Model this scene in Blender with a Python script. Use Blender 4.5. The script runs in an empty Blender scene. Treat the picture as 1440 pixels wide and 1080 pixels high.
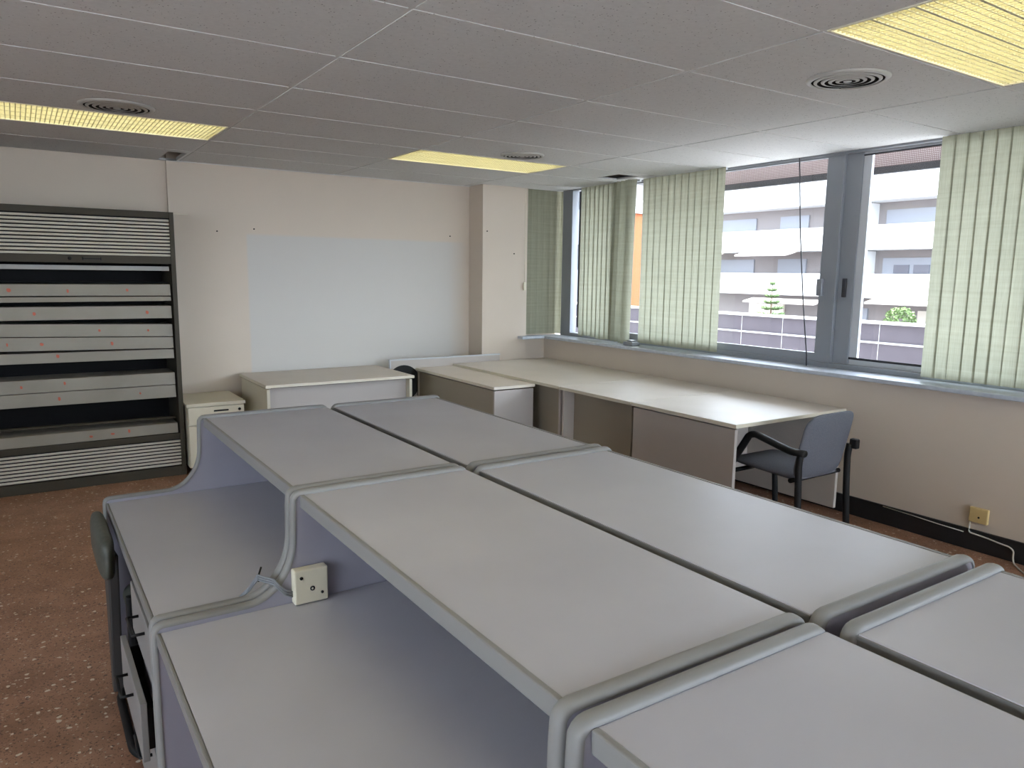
import bpy, bmesh, math, random
from mathutils import Vector, Matrix
random.seed(7)
C = bpy.context.scene.collection
SC = bpy.context.scene
R = math.radians

# ------------------------------------------------------------------ camera
H = 1.58
cam_d = bpy.data.cameras.new('camera')
cam = bpy.data.objects.new('camera', cam_d)
C.objects.link(cam)
cam_d.sensor_width = 36.0
cam_d.lens = 1045.2 / 1440 * 36.0
cam_d.clip_start = 0.02
cam_d.clip_end = 500
yaw, pit, rol = 0.5861, -0.1466, 0.01285
f = Vector((math.sin(yaw) * math.cos(pit), math.cos(yaw) * math.cos(pit), math.sin(pit)))
r0 = Vector((math.cos(yaw), -math.sin(yaw), 0))
u0 = r0.cross(f)
cr, sr = math.cos(rol), math.sin(rol)
rt = cr * r0 + sr * u0
up = -sr * r0 + cr * u0
cam.matrix_world = Matrix(((rt.x, up.x, -f.x, 0), (rt.y, up.y, -f.y, 0), (rt.z, up.z, -f.z, H), (0, 0, 0, 1)))
SC.camera = cam

# ------------------------------------------------------------------ sky, sun, exposure
SC.view_settings.view_transform = 'Standard'
SC.view_settings.look = 'None'
SC.view_settings.gamma = 1.0
SC.view_settings.use_curve_mapping = False
SC.view_settings.exposure = 1.35
SKY_LOW, SKY_HIGH = 3.0, 7.0
W = bpy.data.worlds.new('sky')
SC.world = W
W.use_nodes = True
bg = W.node_tree.nodes['Background']
# bright hazy sky: strongest over the street side, much dimmer behind the house
wt = W.node_tree
w_tc = wt.nodes.new('ShaderNodeTexCoord')
w_dot = wt.nodes.new('ShaderNodeVectorMath')
w_dot.operation = 'DOT_PRODUCT'
w_dot.inputs[1].default_value = Vector((0.72, -0.45, 0.30)).normalized()
wt.links.new(w_tc.outputs['Generated'], w_dot.inputs[0])
w_mr = wt.nodes.new('ShaderNodeMapRange')
w_mr.interpolation_type = 'SMOOTHSTEP'
w_mr.inputs[1].default_value = -0.25
w_mr.inputs[2].default_value = 0.80
w_mr.inputs[3].default_value = SKY_LOW
w_mr.inputs[4].default_value = SKY_HIGH
wt.links.new(w_dot.outputs['Value'], w_mr.inputs[0])
wt.links.new(w_mr.outputs[0], bg.inputs[1])
bg.inputs[0].default_value = (0.78, 0.885, 1.0, 1)
sun_d = bpy.data.lights.new('sun', 'SUN')
sun = bpy.data.objects.new('sun', sun_d)
C.objects.link(sun)
sun_d.energy = 8.0
sun_d.angle = R(1.5)
sun_d.color = (1.0, 0.96, 0.9)
sun.location = (-20, 10, 40)
sun.rotation_euler = Vector((0.05, -0.45, -0.88)).to_track_quat('-Z', 'Y').to_euler()

# ------------------------------------------------------------------ materials
def mat(name, col, rough=0.6, spec=0.4, metal=0.0):
    m = bpy.data.materials.new(name)
    m.use_nodes = True
    b = m.node_tree.nodes['Principled BSDF']
    b.inputs['Base Color'].default_value = (*col, 1)
    b.inputs['Roughness'].default_value = rough
    b.inputs['Specular IOR Level'].default_value = spec
    b.inputs['Metallic'].default_value = metal
    return m

def nd(m, t, **k):
    n = m.node_tree.nodes.new(t)
    for a, v in k.items():
        if a in n.inputs:
            n.inputs[a].default_value = v
        else:
            setattr(n, a, v)
    return n

def lk(m, a, b):
    m.node_tree.links.new(a, b)

def noisy(name, c1, c2, scale, rough=0.6, spec=0.4, bump=0.0, detail=4.0, stretch=None, lo=0.35, hi=0.65):
    m = mat(name, c1, rough, spec)
    b = m.node_tree.nodes['Principled BSDF']
    tc = nd(m, 'ShaderNodeTexCoord')
    n = nd(m, 'ShaderNodeTexNoise', Scale=scale, Detail=detail)
    if stretch:
        mp = nd(m, 'ShaderNodeMapping')
        mp.inputs['Scale'].default_value = stretch
        lk(m, tc.outputs['Object'], mp.inputs[0])
        lk(m, mp.outputs[0], n.inputs['Vector'])
    else:
        lk(m, tc.outputs['Object'], n.inputs['Vector'])
    rp = nd(m, 'ShaderNodeValToRGB')
    rp.color_ramp.elements[0].position = lo
    rp.color_ramp.elements[1].position = hi
    rp.color_ramp.elements[0].color = (*c1, 1)
    rp.color_ramp.elements[1].color = (*c2, 1)
    lk(m, n.outputs[0], rp.inputs[0])
    lk(m, rp.outputs[0], b.inputs['Base Color'])
    if bump:
        bp = nd(m, 'ShaderNodeBump', Strength=bump, Distance=0.002)
        lk(m, n.outputs[0], bp.inputs['Height'])
        lk(m, bp.outputs[0], b.inputs['Normal'])
    return m

def emis(name, col, s):
    m = bpy.data.materials.new(name)
    m.use_nodes = True
    nt = m.node_tree
    nt.nodes.remove(nt.nodes['Principled BSDF'])
    e = nd(m, 'ShaderNodeEmission', Strength=s)
    e.inputs[0].default_value = (*col, 1)
    lk(m, e.outputs[0], nt.nodes['Material Output'].inputs[0])
    return m

# painted back wall: warm white with the paler square once painted as a projection screen
def wall_paint(name, col, patch=None):
    m = mat(name, col, 0.75, 0.25)
    b = m.node_tree.nodes['Principled BSDF']
    tc = nd(m, 'ShaderNodeTexCoord')
    n = nd(m, 'ShaderNodeTexNoise', Scale=2.2, Detail=3.0)
    lk(m, tc.outputs['Object'], n.inputs['Vector'])
    mx = nd(m, 'ShaderNodeMix', data_type='RGBA')
    mx.inputs[6].default_value = (*[c * 0.965 for c in col], 1)
    mx.inputs[7].default_value = (*[min(1, c * 1.03) for c in col], 1)
    lk(m, n.outputs[0], mx.inputs[0])
    out = mx.outputs[2]
    if patch:
        x0, x1, z0, z1, pc, soft = patch
        sp = nd(m, 'ShaderNodeSeparateXYZ')
        lk(m, tc.outputs['Object'], sp.inputs[0])
        fac = None
        for sock, a, bb, s in ((sp.outputs[0], x0, x0 + .02, 0), (sp.outputs[0], x1, x1 - soft, 1), (sp.outputs[2], z0, z0 + .02, 2), (sp.outputs[2], z1, z1 - .025, 3)):
            mr = nd(m, 'ShaderNodeMapRange')
            mr.inputs[1].default_value = a
            mr.inputs[2].default_value = bb
            lk(m, sock, mr.inputs[0])
            if fac is None:
                fac = mr.outputs[0]
            else:
                mu = nd(m, 'ShaderNodeMath', operation='MULTIPLY')
                lk(m, fac, mu.inputs[0])
                lk(m, mr.outputs[0], mu.inputs[1])
                fac = mu.outputs[0]
        m2 = nd(m, 'ShaderNodeMix', data_type='RGBA')
        lk(m, fac, m2.inputs[0])
        lk(m, out, m2.inputs[6])
        m2.inputs[7].default_value = (*pc, 1)
        out = m2.outputs[2]
    lk(m, out, b.inputs['Base Color'])
    bp = nd(m, 'ShaderNodeBump', Strength=0.12, Distance=0.002)
    n2 = nd(m, 'ShaderNodeTexNoise', Scale=90.0, Detail=2.0)
    lk(m, tc.outputs['Object'], n2.inputs['Vector'])
    lk(m, n2.outputs[0], bp.inputs['Height'])
    lk(m, bp.outputs[0], b.inputs['Normal'])
    return m

M = {}
WALLC = (0.635, 0.55, 0.465)
M['wall_back'] = wall_paint('wall_back_paint', WALLC, (1.65, 3.83, 0.60, 1.90, (0.585, 0.56, 0.53), 0.22))
M['wall'] = wall_paint('wall_paint', WALLC)

# terrazzo floor
def floor_mat():
    m = mat('terrazzo', (0.1, 0.06, 0.045), 0.38, 0.4)
    b = m.node_tree.nodes['Principled BSDF']
    tc = nd(m, 'ShaderNodeTexCoord')
    mp = nd(m, 'ShaderNodeMapping')
    lk(m, tc.outputs['Object'], mp.inputs[0])
    nz = nd(m, 'ShaderNodeTexNoise', Scale=6.0, Detail=6.0)
    lk(m, mp.outputs[0], nz.inputs['Vector'])
    base = nd(m, 'ShaderNodeValToRGB')
    base.color_ramp.elements[0].color = (0.235, 0.118, 0.072, 1)
    base.color_ramp.elements[1].color = (0.37, 0.20, 0.13, 1)
    base.color_ramp.elements[0].position = .3
    base.color_ramp.elements[1].position = .7
    lk(m, nz.outputs[0], base.inputs[0])
    cur = base.outputs[0]
    for sc, th, col in ((150.0, .26, (.07, .035, .025)), (75.0, .16, (.45, .35, .27)), (34.0, .14, (.62, .55, .46)), (52.0, .13, (.10, .05, .04))):
        v = nd(m, 'ShaderNodeTexVoronoi', Scale=sc, Randomness=1.0)
        dist = nd(m, 'ShaderNodeTexNoise', Scale=sc * 1.3, Detail=2.0)
        lk(m, mp.outputs[0], dist.inputs['Vector'])
        av = nd(m, 'ShaderNodeMix', data_type='VECTOR')
        av.inputs[0].default_value = 0.02
        lk(m, mp.outputs[0], av.inputs[4])
        lk(m, dist.outputs['Color'], av.inputs[5])
        lk(m, av.outputs[1], v.inputs['Vector'])
        # only some of the cells carry a chip
        sel = nd(m, 'ShaderNodeSeparateColor')
        lk(m, v.outputs['Color'], sel.inputs[0])
        lt = nd(m, 'ShaderNodeMath', operation='MULTIPLY')
        lt.inputs[1].default_value = th * 2.2
        lk(m, sel.outputs[0], lt.inputs[0])
        cmp_ = nd(m, 'ShaderNodeMath', operation='LESS_THAN')
        lk(m, v.outputs['Distance'], cmp_.inputs[0])
        lk(m, lt.outputs[0], cmp_.inputs[1])
        g = nd(m, 'ShaderNodeMath', operation='GREATER_THAN')
        g.inputs[1].default_value = .48
        lk(m, sel.outputs[1], g.inputs[0])
        mu = nd(m, 'ShaderNodeMath', operation='MULTIPLY')
        lk(m, cmp_.outputs[0], mu.inputs[0])
        lk(m, g.outputs[0], mu.inputs[1])
        mx = nd(m, 'ShaderNodeMix', data_type='RGBA')
        lk(m, mu.outputs[0], mx.inputs[0])
        lk(m, cur, mx.inputs[6])
        mx.inputs[7].default_value = (*col, 1)
        cur = mx.outputs[2]
    lk(m, cur, b.inputs['Base Color'])
    return m
M['floor'] = floor_mat()

# mineral-fibre ceiling tile with pin holes
def tile_mat():
    m = mat('ceiling_tile', (0.55, 0.55, 0.54), 0.9, 0.1)
    b = m.node_tree.nodes['Principled BSDF']
    tc = nd(m, 'ShaderNodeTexCoord')
    v = nd(m, 'ShaderNodeTexVoronoi', Scale=85.0, Randomness=1.0)
    lk(m, tc.outputs['Object'], v.inputs['Vector'])
    sel = nd(m, 'ShaderNodeSeparateColor')
    lk(m, v.outputs['Color'], sel.inputs[0])
    th = nd(m, 'ShaderNodeMath', operation='MULTIPLY')
    th.inputs[1].default_value = .27
    lk(m, sel.outputs[0], th.inputs[0])
    lt = nd(m, 'ShaderNodeMath', operation='LESS_THAN')
    lk(m, v.outputs['Distance'], lt.inputs[0])
    lk(m, th.outputs[0], lt.inputs[1])
    g = nd(m, 'ShaderNodeMath', operation='GREATER_THAN')
    g.inputs[1].default_value = .55
    lk(m, sel.outputs[1], g.inputs[0])
    mu = nd(m, 'ShaderNodeMath', operation='MULTIPLY')
    lk(m, lt.outputs[0], mu.inputs[0])
    lk(m, g.outputs[0], mu.inputs[1])
    n = nd(m, 'ShaderNodeTexNoise', Scale=45.0, Detail=4.0)
    lk(m, tc.outputs['Object'], n.inputs['Vector'])
    rp = nd(m, 'ShaderNodeValToRGB')
    rp.color_ramp.elements[0].color = (0.58, 0.58, 0.575, 1)
    rp.color_ramp.elements[1].color = (0.69, 0.69, 0.685, 1)
    lk(m, n.outputs[0], rp.inputs[0])
    mx = nd(m, 'ShaderNodeMix', data_type='RGBA')
    lk(m, mu.outputs[0], mx.inputs[0])
    lk(m, rp.outputs[0], mx.inputs[6])
    mx.inputs[7].default_value = (.25, .25, .25, 1)
    lk(m, mx.outputs[2], b.inputs['Base Color'])
    return m
M['tile'] = tile_mat()
M['tbar'] = mat('grid_bar', (0.64, 0.64, 0.63), 0.5, 0.4)
M['plenum'] = mat('plenum_dark', (0.03, 0.028, 0.025), 0.9, 0.1)
M['desk_grey'] = noisy('grey_laminate', (0.43, 0.425, 0.47), (0.465, 0.46, 0.505), 3.0, 0.42, 0.45)
M['edge_grey'] = mat('grey_edging', (0.235, 0.23, 0.225), 0.5, 0.4)
M['drawer_grey'] = mat('drawer_grey', (0.22, 0.21, 0.205), 0.5, 0.35)
M['edge_dark'] = mat('dark_grey_edging', (0.20, 0.195, 0.19), 0.45, 0.4)
M['lavender'] = noisy('lavender_panel', (0.335, 0.325, 0.385), (0.36, 0.35, 0.41), 5.0, 0.55, 0.3)
M['back_shade'] = mat('shaded_back_board', (0.045, 0.043, 0.047), 0.6, 0.25)  # deep shade under the raised shelf, put into the board colour
M['beige'] = noisy('cream_laminate', (0.62, 0.575, 0.45), (0.65, 0.60, 0.48), 4.0, 0.4, 0.45)
M['beige_edge'] = mat('cream_edging', (0.70, 0.65, 0.53), 0.45, 0.4)
M['beige_top'] = noisy('cream_top', (0.565, 0.515, 0.465), (0.595, 0.54, 0.49), 4.0, 0.5, 0.35)
M['lilac_front'] = mat('pale_lilac_board', (0.46, 0.42, 0.39), 0.5, 0.35)
M['olive'] = mat('beige_brown_board', (0.34, 0.30, 0.235), 0.5, 0.35)
M['dark'] = mat('black_plastic', (0.012, 0.012, 0.013), 0.55, 0.25)
M['rubber'] = mat('black_skirting', (0.016, 0.016, 0.018), 0.5, 0.4)
M['cab_frame'] = mat('cabinet_dark_metal', (0.055, 0.049, 0.038), 0.6, 0.2)
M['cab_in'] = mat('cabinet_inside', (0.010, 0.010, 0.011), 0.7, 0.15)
M['tambour'] = mat('tambour_grey', (0.56, 0.53, 0.47), 0.45, 0.35)
M['lip'] = noisy('shelf_lip_grey', (0.255, 0.235, 0.20), (0.285, 0.265, 0.23), 4.0, 0.5, 0.35)
M['rail'] = mat('rail_grey', (0.36, 0.36, 0.36), 0.4, 0.45)
M['red'] = mat('red_sticker', (0.50, 0.13, 0.085), 0.6, 0.3)
M['alu'] = mat('grey_aluminium', (0.27, 0.285, 0.31), 0.42, 0.5, 0.15)
M['alu_light'] = mat('light_aluminium', (0.55, 0.57, 0.60), 0.4, 0.5, 0.1)
M['sill'] = noisy('sill_stone', (0.42, 0.46, 0.52), (0.50, 0.54, 0.60), 25.0, 0.3, 0.5)
M['vent'] = mat('vent_metal', (0.50, 0.49, 0.46), 0.4, 0.5, 0.2)
M['louvre'] = mat('louvre_yellow', (0.62, 0.60, 0.42), 0.45, 0.4)
M['tube'] = emis('lamp_tube', (1.0, 0.91, 0.60), 3.6)
M['fixture'] = mat('fixture_white', (0.8, 0.77, 0.62), 0.6, 0.3)
M['white_plastic'] = mat('cream_plastic', (0.72, 0.67, 0.53), 0.4, 0.4)
M['yellow_plastic'] = mat('yellowed_plastic', (0.62, 0.47, 0.22), 0.4, 0.4)
M['cable_white'] = mat('white_cable', (0.6, 0.58, 0.52), 0.5, 0.4)
M['cable_grey'] = mat('grey_cable', (0.22, 0.23, 0.25), 0.5, 0.4)
M['seat_grey'] = noisy('grey_blue_fabric', (0.12, 0.126, 0.150), (0.15, 0.156, 0.182), 220.0, 0.9, 0.15, 0.2)
M['chair_green'] = noisy('dark_grey_green_vinyl', (0.055, 0.06, 0.05), (0.075, 0.08, 0.068), 60.0, 0.5, 0.4)
M['post'] = mat('dark_grey_leg', (0.06, 0.058, 0.058), 0.5, 0.35)
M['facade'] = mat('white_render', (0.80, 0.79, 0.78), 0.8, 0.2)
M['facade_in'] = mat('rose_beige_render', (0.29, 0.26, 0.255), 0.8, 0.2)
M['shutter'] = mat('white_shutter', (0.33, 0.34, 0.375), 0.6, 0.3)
M['pale_window'] = mat('pale_pane', (0.13, 0.13, 0.14), 0.5, 0.3)
M['win_dark'] = mat('dark_pane', (0.15, 0.16, 0.19), 0.25, 0.5)
M['awning'] = mat('cream_awning', (0.75, 0.68, 0.60), 0.8, 0.2)
M['orange'] = mat('orange_render', (0.36, 0.115, 0.05), 0.8, 0.2)
M['grey_render'] = mat('grey_render', (0.045, 0.045, 0.05), 0.8, 0.2)
M['parapet'] = noisy('mauve_panel', (0.062, 0.053, 0.062), (0.070, 0.060, 0.070), 3.0, 0.7, 0.2)
M['coping'] = mat('white_coping', (0.36, 0.355, 0.355), 0.7, 0.2)
M['asphalt'] = noisy('pavement', (0.42, 0.41, 0.40), (0.5, 0.49, 0.48), 2.0, 0.9, 0.1)
M['street'] = noisy('street_asphalt', (0.10, 0.10, 0.10), (0.14, 0.14, 0.14), 2.0, 0.9, 0.1)
M['steel_dark'] = mat('dark_steel', (0.035, 0.035, 0.042), 0.5, 0.4)
M['leaf'] = noisy('needle_green', (0.07, 0.11, 0.045), (0.14, 0.19, 0.08), 9.0, 0.8, 0.2)
M['leaf2'] = noisy('bush_green', (0.10, 0.15, 0.055), (0.17, 0.23, 0.10), 14.0, 0.8, 0.2)
M['bark'] = mat('bark', (0.16, 0.11, 0.08), 0.9, 0.1)

def slat_mat():
    m = bpy.data.materials.new('green_blind_fabric')
    m.use_nodes = True
    nt = m.node_tree
    nt.nodes.remove(nt.nodes['Principled BSDF'])
    tc = nd(m, 'ShaderNodeTexCoord')
    outs = []
    for st in ((1.0, 1.0, 26.0), (190.0, 190.0, 1.6), (120.0, 120.0, 0.9), (230.0, 230.0, 8.0)):
        mp = nd(m, 'ShaderNodeMapping')
        mp.inputs['Scale'].default_value = st
        lk(m, tc.outputs['Object'], mp.inputs[0])
        n = nd(m, 'ShaderNodeTexNoise', Scale=2.2, Detail=3.0)
        lk(m, mp.outputs[0], n.inputs['Vector'])
        outs.append(n.outputs[0])
    ad = nd(m, 'ShaderNodeMath', operation='ADD')
    lk(m, outs[0], ad.inputs[0])
    lk(m, outs[1], ad.inputs[1])
    for o_ in outs[2:]:
        a2 = nd(m, 'ShaderNodeMath', operation='ADD')
        lk(m, ad.outputs[0], a2.inputs[0])
        lk(m, o_, a2.inputs[1])
        ad = a2
    rp = nd(m, 'ShaderNodeValToRGB')
    rp.color_ramp.elements[0].position = .38
    rp.color_ramp.elements[1].position = .62
    rp.color_ramp.elements[0].color = (0.30, 0.305, 0.225, 1)
    rp.color_ramp.elements[1].color = (0.41, 0.405, 0.315, 1)
    hf = nd(m, 'ShaderNodeMath', operation='MULTIPLY')
    hf.inputs[1].default_value = .25
    lk(m, ad.outputs[0], hf.inputs[0])
    lk(m, hf.outputs[0], rp.inputs[0])
    d = nd(m, 'ShaderNodeBsdfDiffuse')
    t = nd(m, 'ShaderNodeBsdfTranslucent')
    lk(m, rp.outputs[0], d.inputs[0])
    lk(m, rp.outputs[0], t.inputs[0])
    mx = nd(m, 'ShaderNodeMixShader')
    mx.inputs[0].default_value = 0.34
    lk(m, d.outputs[0], mx.inputs[1])
    lk(m, t.outputs[0], mx.inputs[2])
    lk(m, mx.outputs[0], nt.nodes['Material Output'].inputs[0])
    return m
M['slat'] = slat_mat()

def glass_mat():
    m = bpy.data.materials.new('window_glass')
    m.use_nodes = True
    nt = m.node_tree
    nt.nodes.remove(nt.nodes['Principled BSDF'])
    lw = nd(m, 'ShaderNodeLayerWeight', Blend=0.5)
    pw = nd(m, 'ShaderNodeMath', operation='POWER')
    pw.inputs[1].default_value = 5.0
    lk(m, lw.outputs['Facing'], pw.inputs[0])
    fr = nd(m, 'ShaderNodeMath', operation='MULTIPLY_ADD')
    fr.inputs[1].default_value = 0.9
    fr.inputs[2].default_value = 0.03
    lk(m, pw.outputs[0], fr.inputs[0])
    t = nd(m, 'ShaderNodeBsdfTransparent')
    t.inputs[0].default_value = (0.96, 0.97, 0.98, 1)
    g = nd(m, 'ShaderNodeBsdfGlossy', Roughness=0.02)
    mx = nd(m, 'ShaderNodeMixShader')
    lk(m, fr.outputs[0], mx.inputs[0])
    lk(m, t.outputs[0], mx.inputs[1])
    lk(m, g.outputs[0], mx.inputs[2])
    lk(m, mx.outputs[0], nt.nodes['Material Output'].inputs[0])
    return m
M['glass'] = glass_mat()

def mesh_panel_mat():
    m = mat('perforated_panel', (0.5, 0.4, 0.4), 0.6, 0.3)
    b = m.node_tree.nodes['Principled BSDF']
    tc = nd(m, 'ShaderNodeTexCoord')
    v = nd(m, 'ShaderNodeTexVoronoi', Scale=75.0, Randomness=0.0)
    lk(m, tc.outputs['Object'], v.inputs['Vector'])
    rp = nd(m, 'ShaderNodeValToRGB')
    rp.color_ramp.elements[0].position = .30
    rp.color_ramp.elements[1].position = .42
    rp.color_ramp.elements[0].color = (0.50, 0.45, 0.46, 1)
    rp.color_ramp.elements[1].color = (0.20, 0.13, 0.13, 1)
    lk(m, v.outputs['Distance'], rp.inputs[0])
    lk(m, rp.outputs[0], b.inputs['Base Color'])
    return m
M['perforated'] = mesh_panel_mat()

# ------------------------------------------------------------------ mesh builder
class MB:
    def __init__(s):
        s.v, s.f, s.sm = [], [], []

    def add(s, vs, fs, smooth=False):
        o = len(s.v)
        s.v += [tuple(p) for p in vs]
        s.f += [tuple(i + o for i in q) for q in fs]
        s.sm += [smooth] * len(fs)
        return s

    def box(s, x0, x1, y0, y1, z0, z1, bev=0.0, mtx=None):
        if bev:
            bm = bmesh.new()
            bmesh.ops.create_cube(bm, size=1)
            for v in bm.verts:
                v.co = Vector(((x0 + x1) / 2 + v.co.x * (x1 - x0), (y0 + y1) / 2 + v.co.y * (y1 - y0), (z0 + z1) / 2 + v.co.z * (z1 - z0)))
            bmesh.ops.bevel(bm, geom=bm.edges[:], offset=bev, segments=2, affect='EDGES', profile=0.5)
            bm.verts.index_update()
            vs = [v.co.copy() for v in bm.verts]
            fs = [[v.index for v in q.verts] for q in bm.faces]
            bm.free()
        else:
            vs = [Vector((x, y, z)) for x in (x0, x1) for y in (y0, y1) for z in (z0, z1)]
            fs = [(0, 1, 3, 2), (4, 6, 7, 5), (0, 4, 5, 1), (2, 3, 7, 6), (0, 2, 6, 4), (1, 5, 7, 3)]
        if mtx:
            vs = [mtx @ v for v in vs]
        return s.add(vs, fs)

    def prism(s, pts, axis, a, b):
        """pts: outline in the two axes other than `axis`, extruded from a to b"""
        n = len(pts)
        def mk(p, t):
            if axis == 'y':
                return (p[0], t, p[1])
            if axis == 'x':
                return (t, p[0], p[1])
            return (p[0], p[1], t)
        vs = [mk(p, a) for p in pts] + [mk(p, b) for p in pts]
        fs = [tuple(range(n)), tuple(range(2 * n - 1, n - 1, -1))]
        fs += [(i, (i + 1) % n, n + (i + 1) % n, n + i) for i in range(n)]
        return s.add(vs, fs)

    def tube(s, pts, r, n=10, closed=False, flat=None):
        pts = [Vector(p) for p in pts]
        k = len(pts)
        rs = r if isinstance(r, (list, tuple)) else [r] * k
        vs, fs = [], []
        prev = None
        for i, p in enumerate(pts):
            if closed:
                t = (pts[(i + 1) % k] - pts[i - 1]).normalized()
            else:
                t = (pts[min(i + 1, k - 1)] - pts[max(i - 1, 0)]).normalized()
            if prev is None:
                a = Vector((0, 0, 1)) if abs(t.z) < .9 else Vector((1, 0, 0))
                n1 = (a - t * a.dot(t)).normalized()
            else:
                n1 = (prev - t * prev.dot(t)).normalized()
            prev = n1
            n2 = t.cross(n1)
            for j in range(n):
                an = 2 * math.pi * j / n
                fx = flat if flat else 1.0
                vs.append(p + n1 * (math.cos(an) * rs[i] * fx) + n2 * (math.sin(an) * rs[i]))
        for i in range(k if closed else k - 1):
            for j in range(n):
                a, b = i * n + j, i * n + (j + 1) % n
                c, d = ((i + 1) % k) * n + (j + 1) % n, ((i + 1) % k) * n + j
                fs.append((a, b, c, d))
        if not closed:
            fs.append(tuple(range(n - 1, -1, -1)))
            fs.append(tuple(range((k - 1) * n, k * n)))
        return s.add(vs, fs, True)

    def lathe(s, prof, cx, cy, n=48, closed=False):
        vs, fs = [], []
        k = len(prof)
        for (r, z) in prof:
            for j in range(n):
                a = 2 * math.pi * j / n
                vs.append((cx + r * math.cos(a), cy + r * math.sin(a), z))
        for i in range(k if closed else k - 1):
            i2 = (i + 1) % k
            for j in range(n):
                fs.append((i * n + j, i * n + (j + 1) % n, i2 * n + (j + 1) % n, i2 * n + j))
        return s.add(vs, fs, True)

    def grid(s, fn, nu, nv, smooth=True):
        vs = [fn(i / nu, j / nv) for i in range(nu + 1) for j in range(nv + 1)]
        fs = [(i * (nv + 1) + j, (i + 1) * (nv + 1) + j, (i + 1) * (nv + 1) + j + 1, i * (nv + 1) + j + 1) for i in range(nu) for j in range(nv)]
        return s.add(vs, fs, smooth)

    def build(s, name, m, parent=None, bevel=0.0, org=None):
        me = bpy.data.meshes.new(name)
        vs = s.v
        if org is None and parent is not None:
            org = parent.get('_o', (0, 0, 0)) if False else None
        off = Vector(org) if org else Vector((0, 0, 0))
        me.from_pydata([Vector(v) - off for v in vs], [], s.f)
        me.validate()
        for p, sm in zip(me.polygons, s.sm):
            p.use_smooth = sm
        bm = bmesh.new()
        bm.from_mesh(me)
        bmesh.ops.recalc_face_normals(bm, faces=bm.faces)
        bm.to_mesh(me)
        bm.free()
        me.materials.append(m)
        o = bpy.data.objects.new(name, me)
        C.objects.link(o)
        o.location = off
        if parent is not None:
            o.parent = parent
            o.location = off - WORLD.get(parent.name, Vector((0, 0, 0)))
        WORLD[o.name] = off
        if bevel:
            b = o.modifiers.new('bevel', 'BEVEL')
            b.width = bevel
            b.segments = 2
            b.limit_method = 'ANGLE'
            b.angle_limit = R(50)
        return o

WORLD = {}

def tag(o, label=None, cat=None, group=None, kind=None):
    if label:
        o['label'] = label
    if cat:
        o['category'] = cat
    if group:
        o['group'] = group
    if kind:
        o['kind'] = kind
    return o

def thing(name, loc, label, cat, group=None):
    o = bpy.data.objects.new(name, None)
    C.objects.link(o)
    o.location = loc
    o.empty_display_size = .1
    WORLD[o.name] = Vector(loc)
    return tag(o, label, cat, group)

def struct(name, mb, m, bevel=0.0):
    return tag(mb.build(name, m, None, bevel), kind='structure')

# ------------------------------------------------------------------ room shell
XW0, XW1, YR, YB = -3.2, 4.87, -3.4, 6.6
ZC = 2.44
struct('floor', MB().box(XW0 - .1, XW1, YR - .1, YB + .1, -.12, 0), M['floor'])
# back wall: its left part lies a little further back, a column stands by the window, a niche beside it
bw = MB()
bw.box(1.06, 4.0, YB, YB + .2, 0, 2.62)
bw.box(XW0, 1.06, YB + .035, YB + .2, 0, 2.62)
bw.box(3.841, 4.372, 6.337, YB + .1, 0, 2.62)
bw.box(4.372, 4.80, 6.40, YB + .2, .95, 2.62)
bw.box(4.372, 4.87, 6.36, YB + .2, 0, .95)
struct('wall_back', bw, M['wall_back'])
struct('wall_left', MB().box(XW0 - .12, XW0, YR, YB + .2, 0, .75).box(XW0 - .12, XW0, YR, YB + .2, 2.38, 2.62).box(XW0 - .12, XW0, 2.6, YB + .2, .75, 2.38).box(XW0 - .12, XW0, YR, -2.8, .75, 2.38), M['wall'])
struct('wall_rear', MB().box(XW0, XW1, YR - .12, YR, 0, .55).box(XW0, XW1, YR - .12, YR, 2.40, 2.62).box(XW0, 1.2, YR - .12, YR, .55, 2.40).box(4.5, XW1, YR - .12, YR, .55, 2.40), M['wall'])
struct('wall_right', MB().box(4.62, 4.87, YR, 6.36, 0, .922).box(4.875, 4.97, YR, YB, 2.45, 2.72), M['wall'])
struct('baseboard_right', MB().box(4.602, 4.62, YR, 6.30, 0, .125), M['rubber'], .004)
struct('baseboard_back', MB().box(1.08, 3.83, 6.585, 6.60, 0, .11).box(XW0, 1.05, 6.62, 6.635, 0, .11), M['rubber'], .004)
# window sill, turning the corner in front of the niche
sl = MB().box(4.545, 4.80, YR, 6.25, .922, .95).box(4.27, 4.80, 6.25, 6.40, .922, .95)
struct('trim_1', sl, M['sill'], .005)

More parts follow.
